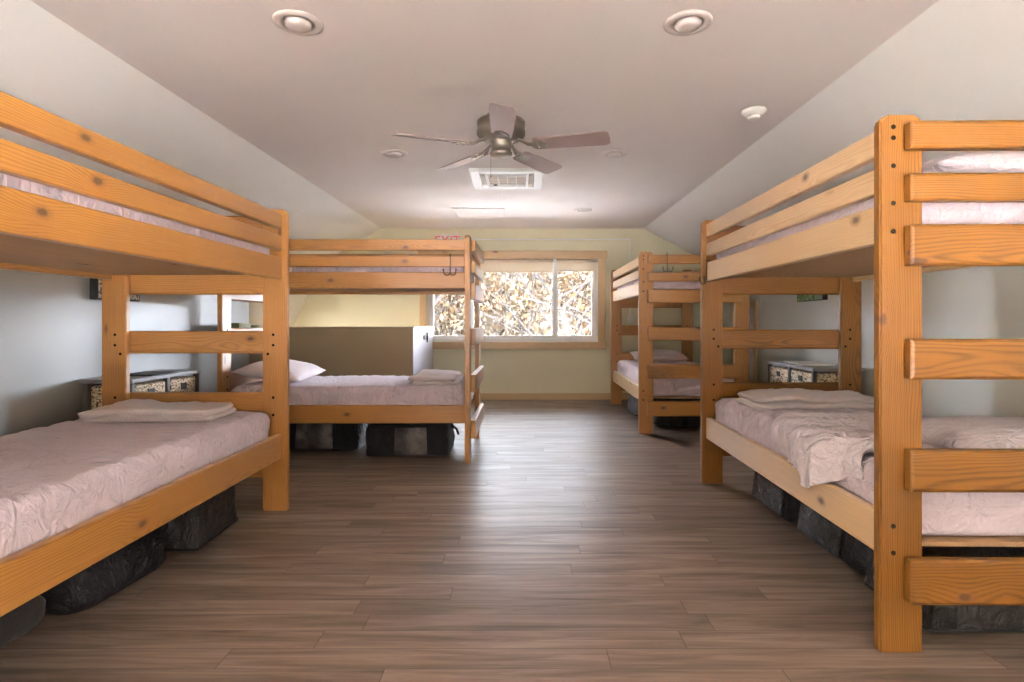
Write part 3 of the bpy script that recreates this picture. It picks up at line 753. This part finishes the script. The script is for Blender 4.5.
# crumpled blanket thrown over the rail of the near right bed
def drape():
    bm = bmesh.new(); NU, NV = 90, 80
    rot = -.0126
    railx = -BW/2+INS     # outer face of the aisle side rail, local
    V = {}
    for i in range(NU+1):
        u = i/NU                                   # along the bed
        for j in range(NV+1):
            v = j/NV                               # from the hanging hem to the middle of the mattress
            hem = .485+.035*math.sin(u*6.0+.6)-.10*math.exp(-((u-.32)/.18)**2)+.02*noise.noise(Vector((u*7, 0, 2)))
            # path length s: 0 at hem .. up the side .. over .. onto mattress
            side_h = .585-hem
            total = side_h+.10+.52*(.55+.45*math.sin(min(1, u*1.2)*PI*.6))
            s = v*total
            rr = .05
            xo = railx-.012
            if hem > .44: xo = railx+.052*min(1, (hem-.44)/.03)
            if s < side_h-rr: x, z, nx, nz = xo, hem+s, -1, 0
            elif s < side_h-rr+rr*PI/2:
                a = (s-(side_h-rr))/rr; x = xo+rr*(1-math.cos(a)); z = .585-rr+rr*math.sin(a); nx, nz = -math.cos(a), math.sin(a)
            else:
                x = xo+rr+(s-(side_h-rr+rr*PI/2)); z = .585; nx, nz = 0, 1
            y_ = -.82+u*.86 + .10*(1-v)*(u-.5)*-1 + .05*math.sin(v*5)*(1-u)
            f = Vector((x*5+y_*9, y_*7-x*3, 2.3))
            rdg = abs(noise.noise(f)); rdg2 = abs(noise.noise(f*2.3+Vector((5, 1, 3))))
            d = .004+.085*max(0, .34-rdg)+.035*max(0, .3-rdg2)
            V[i, j] = bm.verts.new((x+nx*d+.006*noise.noise(f*1.7), y_+.02*noise.noise(Vector((v*9, u*4, 1))), z+nz*d))
    for i in range(NU):
        for j in range(NV): bm.faces.new((V[i, j], V[i+1, j], V[i+1, j+1], V[i, j+1]))
    p = bed_pt(R1, 0, 0, 0)
    o = mesh_obj('crumpled_blanket', bm, M['sheet_w'], None, True, tuple(p), (0, 0, rot))
    sm = o.modifiers.new('thick', 'SOLIDIFY'); sm.thickness = .004; sm.offset = 1
    tag(o, 'crumpled pinkish blanket hanging over the rail of the near right lower bunk', 'blanket')
drape()

# ------------------------------------------------------------------ coat hooks
def hook(x, y, z, rz, h, label):
    """double hook hung over a board; z = top of board, faces local -Y, board thickness PT"""
    t = thing('coat_hook', label, 'hook', (x, y, z), rz, 'black double hooks hung on the bunk rails')
    bm = bmesh.new()
    add_tube(bm, [(0, PT+.006, -.03), (0, PT+.006, .002), (0, PT*.5, .005), (0, -.004, .002), (0, -.006, -.02), (0, -.007, -h)], .0035, 8)
    add_lathe(bm, [(.001, .004), (.005, .008), (.005, .012), (.001, .016)], 10, (0, -.006, 0))
    mesh_obj('strap', bm, M['black'], t, True)
    for s in (-1, 1):
        bm = bmesh.new(); pts = [(0, -.008, -h+.03)]
        for k in range(9):
            a = PI*k/8
            pts.append((s*(.022-.022*math.cos(a)), -.012-.022*k/8, -h-.004-.022*math.sin(a)))
        pts.append((s*.048, -.036, -h+.016))
        add_tube(bm, pts, .0035, 8)
        q = pts[-1]; add_lathe(bm, [(.001, -.006), (.006, -.003), (.006, .003), (.001, .006)], 10, q)
        mesh_obj('prong', bm, M['black'], t, True)
yf = 4.257+INS
hook(-.555, yf, 1.575*.992, 0, .125, 'black double hook hanging on the crosswise bunk guard rail')
hook(1.345, 5.388-PT, 1.697, 0, .14, 'black double hook hanging on the top rung of the far right bunk')
hook(1.131+.0235+INS, 3.66, 1.454, -PI/2, .12, 'black double hook on the far end of the near right upper rail')

# ------------------------------------------------------------------ storage bags
def bag(x, y, dx, dy, dz, seed, mat, label, rz=0, slump=.03, windows=(), face=-1, corner=.05, strap=False, name='storage_bag'):
    """windows: list of (u0,u1) fractions along the long visible side; face: 'front' -Y or '+X'/'-X'"""
    t = thing(name, label, 'storage bag', (x, y, 0), rz)
    def body_pt(q):
        k = q.z/dz
        s = 1-slump*2*k
        sag = .02*noise.noise(Vector((q.x*4+seed, q.y*4, 3)))*k
        return Vector((q.x*s, q.y*s, max(0.001, q.z+sag*1.5)))
    def disp(q, n):
        return (.014*fbm((q.x*6+seed, q.y*6, q.z*6), 3)-.012*abs(noise.noise(Vector((q.x*11+seed, q.y*11, q.z*13)))))*(0 if n.z < -.5 else 1)
    soft_box('bag_body', dx, dy, dz, corner, .022, disp, M[mat], t, (0, 0, 0), (0, 0, 0), body_pt)
    # bottom and top piping
    for k, zz in enumerate((.012, dz*.93)):
        dd = corner-min(zz, dz-zz); ins = corner-math.sqrt(max(0, corner**2-dd**2)) if dd > 0 else 0
        s = 1-slump*2*zz/dz; hx, hy = (dx/2-ins)*s+.001, (dy/2-ins)*s+.001; c = corner*.8
        pts = []
        for cx, cy, a0 in ((hx-c, hy-c, 0), (-hx+c, hy-c, PI/2), (-hx+c, -hy+c, PI), (hx-c, -hy+c, 1.5*PI)):
            for m in range(5):
                a = a0+m*PI/8
                px, py = cx+c*math.cos(a), cy+c*math.sin(a)
                pts.append((px, py, zz+(.012*noise.noise(Vector((px*5+seed, py*5, k))) if k else 0)))
        pts.append(pts[0]); bm = bmesh.new(); add_tube(bm, pts, .0055, 6, False); mesh_obj('piping', bm, M['piping'], t, True)
    for (fc, u0, u1) in windows:
        bm = bmesh.new(); NX, NZ = 22, 14; V = {}
        for i in range(NX+1):
            for j in range(NZ+1):
                u = u0+(u1-u0)*i/NX; z = dz*(.10+.78*j/NZ); s = 1-slump*2*z/dz
                d = .012+.010*abs(noise.noise(Vector((u*9+seed, z*22, 5))))
                if fc == 'front': p = ((-.5+u)*dx*s, -dy/2*s-d+.003, z)
                elif fc == 'left': p = (-dx/2*s-d+.003, (-.5+u)*dy*s, z)
                else: p = (dx/2*s+d-.003, (-.5+u)*dy*s, z)
                V[i, j] = bm.verts.new(p)
        for i in range(NX):
            for j in range(NZ): bm.faces.new((V[i, j], V[i+1, j], V[i+1, j+1], V[i, j+1]))
        o = mesh_obj('clear_window', bm, M['clear' if fc == 'front' and x < 0 else 'clear_dark'], t, True)
        sm = o.modifiers.new('thick', 'SOLIDIFY'); sm.thickness = .016; sm.offset = 0
    if strap:
        bm = bmesh.new(); hx = dx/2
        add_tube(bm, [(hx*.96, -.04, dz*.78), (hx+.03, -.05, dz*.72), (hx+.045, -.04, dz*.55), (hx+.03, .02, dz*.62), (hx*.96, .04, dz*.78)], .009, 8)
        mesh_obj('handle', bm, M['piping'], t, True)
    return t
bag(-.925, 4.70, .68, .48, .265, 1, 'bag_black', 'black storage bag with clear middle window, right one under the crosswise bunk', .02, .03, [('front', .36, .74)], strap=True)
bag(-1.66, 4.90, .62, .46, .26, 2, 'bag_black', 'black storage bag with clear window, left one under the crosswise bunk', -.03, .03, [('front', .16, .66)])
bag(-1.82, 2.83, .60, .42, .272, 3, 'bag_grey', 'dark grey square storage bag at the far end under the near left bunk', .04, .02, corner=.02)
bag(-1.84, 2.30, .58, .52, .25, 4, 'bag_black', 'slumped black bag in the middle under the near left bunk', -.1, .10, [], corner=.08)
fb = soft_box('fleece_blanket', .50, .56, .125, .045, .02, lambda q, n: .008*noise.noise(q*18)+.004*noise.noise(q*60), M['fleece'], None, (-1.93, 1.74, 0), (0, 0, 0))
tag(fb, 'dark fuzzy folded blanket on the floor at the bottom left corner', 'blanket')
bag(1.69, 3.22, .62, .52, .27, 5, 'bag_black', 'crinkled black storage bag farther back under the near right bunk', -.02, .05, [('left', .12, .88)], corner=.06)
bag(1.70, 2.62, .62, .54, .27, 6, 'bag_black', 'crinkled black storage bag in the middle under the near right bunk', .03, .05, [('left', .30, .95)], corner=.06)
bag(1.71, 2.13, .68, .38, .27, 7, 'bag_grey', 'dark grey storage bag nearest the camera behind the lowest rung', .01, .04, [('front', .01, .13)], corner=.03)
bag(1.68, 5.92, .72, .42, .24, 8, 'bag_black', 'black storage bag under the far right bunk behind its lowest rung', 0, .04, [('front', .20, .50)])
bag(1.52, 6.60, .58, .46, .26, 9, 'bag_blue', 'pale blue storage bag under the far right bunk', 0, .03, corner=.04)

# ------------------------------------------------------------------ basket cabinets
def cabinet(xf, y0, y1, depth, h, side, label):
    """face towards the aisle at xf; side = +1 faces +X, -1 faces -X"""
    t = thing('basket_cabinet', label, 'cabinet', (xf-side*depth/2, (y0+y1)/2, 0), 0)
    hx, hy = depth/2, (y1-y0)/2
    box('cabinet_top', -hx-.012, hx+.012, -hy-.012, hy+.012, h-.025, h, M['top_wood'], t, .004)
    th = .03
    bm = bmesh.new()
    for sx_ in (-1, 1):
        for sy_ in (-1, 1): add_box(bm, sx_*(hx-th/2)-th/2, sx_*(hx-th/2)+th/2, sy_*(hy-th/2)-th/2, sy_*(hy-th/2)+th/2, 0, h-.025, .003)
    add_box(bm, side*(hx-th/2)-th/2, side*(hx-th/2)+th/2, -th/2, th/2, .05, h-.025, .002)
    for zz in (.04, .225, .45): 
        add_box(bm, -hx+.004, hx-.004, -hy+.004, hy-.004, zz-.009, zz+.009)
    add_box(bm, -hx*side-.006, -hx*side+.006, -hy+th, hy-th, .05, h-.03)
    mesh_obj('cabinet_frame', bm, M['grey_wood'], t)
    z_rows = ((.462, h-.045), (.238, .435), (.053, .210))
    for z0, z1 in z_rows:
        for s in (-1, 1):
            ya, yb = (th*.5+.008, hy-th-.006) if s > 0 else (-hy+th+.006, -th*.5-.008)
            xa, xb = -hx+.02, hx-.004
            if side < 0: xa, xb = -hx+.004, hx-.02
            b = box('basket', xa, xb, ya, yb, z0, z1, M['wicker'], t, .012)
            fx = (xb-xa)/2*side
            box('basket_grip', fx-.004, fx+.004, -.032, .032, (z1-z0)*.12, (z1-z0)*.34, M['dark'], b, .003)
    return t
cabinet(-2.385, 3.46, 4.18, .30, .715, 1, 'low grey cabinet with wicker baskets against the left wall behind the near left bunk')
cabinet(2.227, 4.38, 5.20, .38, .707, -1, 'low grey cabinet with wicker baskets against the right wall between the two right bunks')
mg = thing('magazine', 'thin magazine lying on the left basket cabinet', 'magazine', (-2.50, 3.78, .717), .08)
box('cover', -.10, .10, -.14, .14, 0, .006, M['dark'], mg, .001); box('page_block', -.097, .097, -.137, .137, .0062, .0085, M['bag_grey'], mg)
mg = thing('magazine', 'pale open magazine lying on the right basket cabinet', 'magazine', (2.40, 4.80, .709), -.1)
box('cover', -.14, .14, -.20, .20, 0, .005, M['paper'], mg, .001); box('page_block', -.135, .135, -.195, .195, .0052, .011, M['white'], mg)
# shelf bits on the ledge
bw = thing('bowl', 'small olive green bowl on the white ledge behind the near left bunk', 'bowl', (-2.58, 5.34, .972))
bm = bmesh.new(); add_lathe(bm, [(.035, 0), (.05, .004), (.085, .04), (.09, .062), (.084, .062), (.075, .04), (.04, .012), (.001, .010)], 28); mesh_obj('bowl_body', bm, M['olive'], bw, True)
bx = thing('tissue_box', 'olive green flat box on the white ledge beside the bowl', 'box', (-2.56, 5.10, .972))
box('box_body', -.06, .06, -.11, .11, 0, .075, M['olive'], bx, .005); box('box_lid', -.063, .063, -.113, .113, .058, .08, M['olive'], bx, .004)

# wall pictures
pc = thing('framed_picture', 'dark edged mottled picture on the left wall above the basket cabinet', 'picture', (XL+.001, 3.76, 1.205))
box('frame_body', 0, .045, -.20, .20, 0, .34, M['dark'], pc, .003); box('picture_face', .0455, .048, -.185, .185, .012, .325, M['pic_pebble'], pc)
pc = thing('framed_picture', 'dark edged leafy green picture on the right wall', 'picture', (XR-.001, 5.20, 1.255))
box('frame_body', -.04, 0, -.24, .24, 0, .36, M['dark'], pc, .003); box('picture_face', -.043, -.0405, -.225, .225, .006, .345, M['pic_green'], pc)
# latch on the side of the half wall
la = thing('door_latch', 'tiny black latch on the white side of the stairwell half wall', 'latch', (-1.24, 7.25, .86))
bm = bmesh.new(); add_tube(bm, [(.006, 0, -.06), (.014, 0, 0), (.006, 0, .06)], .006, 8); mesh_obj('bar', bm, M['black'], la)
box('plate', 0, .005, -.018, .018, -.025, .025, M['black'], la); box('keeper', 0, .008, -.22, -.205, -.02, .03, M['black'], la)

bm = bmesh.new(); add_box(bm, -9, 9, YB+.17, 12.1, -.15, .08); add_box(bm, -9, 9, 12.1, 12.2, -3.2, .12); add_box(bm, -9, -8.9, YB+.17, 12.2, -3.2, .12); add_box(bm, 8.9, 9, YB+.17, 12.2, -3.2, .12)
struct('bounce_slab', bm, M['bounce_white'])  # pale slab added below the sightline, bouncing sky light up to the ceiling
# ------------------------------------------------------------------ outside: autumn wood on a hillside
bm = bmesh.new(); N = 40; V = {}
for i in range(N+1):
    for j in range(N+1):
        x = -60+120*i/N; y_ = 8.2+70*j/N
        z = -3.2+max(0, (y_-16))*.10+.5*noise.noise(Vector((x*.12, y_*.12, 0)))
        V[i, j] = bm.verts.new((x, y_, z))
for i in range(N):
    for j in range(N): bm.faces.new((V[i, j], V[i+1, j], V[i+1, j+1], V[i, j+1]))
struct('ground', bm, M['ground'], smooth=True)
bm = bmesh.new(); add_box(bm, -40, 40, -50, YF-.6, -3.3, -3.1); add_box(bm, -50, -4.6, YF-.6, 8.0, -3.3, -3.1); add_box(bm, 3.6, 40, YF-.6, 8.0, -3.3, -3.1); struct('ground_bounce', bm, M['bounce'])  # unseen pale ground added round the house to bounce sky light indoors
def tree(x, y, h, r, label, leaves, seed, spread=1.0, zb=None):
    rn = random.Random(seed)
    zb = -3.6+max(0, (y-16))*.10 if zb is None else zb
    t = thing('tree', label, 'tree', (x, y, zb), 0, 'trees outside the window')
    bm = bmesh.new(); tips = []
    def grow(p, d, length, rad, lvl):
        n = 6; pts = [p.copy()]; rs = [rad]
        for k in range(n):
            d = (d+Vector((rn.uniform(-1, 1), rn.uniform(-1, 1), rn.uniform(-.5, .7)))*.16).normalized()
            p = p+d*length/n; pts.append(p.copy()); rs.append(rad*(1-.55*(k+1)/n))
            if lvl > 0: tips.append(p.copy())
            if lvl < 3 and k >= (2 if lvl == 0 else 1):
                for _ in range(2 if lvl == 0 else rn.choice((1, 1, 2))):
                    a = rn.uniform(0, 2*PI); s = Vector((math.cos(a), math.sin(a), rn.uniform(.1, .8))).normalized()
                    grow(p, (d*.35+s*.8*spread).normalized(), length*rn.uniform(.42, .62), rs[-1]*.55, lvl+1)
        add_tube(bm, pts, rs, 7 if lvl < 2 else 4, False)
    grow(Vector((0, 0, 0)), Vector((0, 0, 1)), h, r, 0)
    mesh_obj('trunk', bm, M['bark'], t, True)
    if leaves:
        bm = bmesh.new()
        for _ in range(leaves):
            p = rn.choice(tips)+Vector((rn.gauss(0, .36), rn.gauss(0, .36), rn.gauss(0, .36)))
            if rn.random() < .4: p.z -= rn.uniform(.2, 2.2)
            s = rn.uniform(.04, .075)*(1+max(0, y-14)*.03); q = Euler((rn.uniform(0, 6), rn.uniform(0, 6), rn.uniform(0, 6))).to_matrix()
            bm.faces.new([bm.verts.new(p+q @ Vector(c)*s) for c in ((-1, 0, 0), (0, -.6, .1), (1.1, 0, 0), (0, .6, .1))])
        mesh_obj('foliage', bm, M['leaf_tan'], t)
tree(-1.3, 13.8, 5.3, .14, 'leafy tan autumn tree in the middle of the window view', 9000, 3)
tree(1.6, 12.6, 5.0, .17, 'tree with grey slanting branches seen in the right pane', 1500, 12, 1.2)
tree(-3.2, 13.0, 5.3, .16, 'bare grey tree seen in the left pane', 900, 21)
wood = [(-3.6, 17.5), (-1.9, 18.2), (-.3, 17.2), (1.3, 18.0), (2.8, 17.0), (-5, 25), (-3.1, 24), (-1.2, 25.2), (.6, 24), (2.4, 25), (4.2, 24), (-6.5, 34), (-3.9, 33), (-1.3, 34.5), (1.2, 33), (3.8, 34), (6.3, 33)]
for k, (x, y_) in enumerate(wood):
    tree(x, y_, 5.5+(y_-17)*.035, .13, 'tan leaved autumn tree farther off in the wood outside', 8000, 50+k)
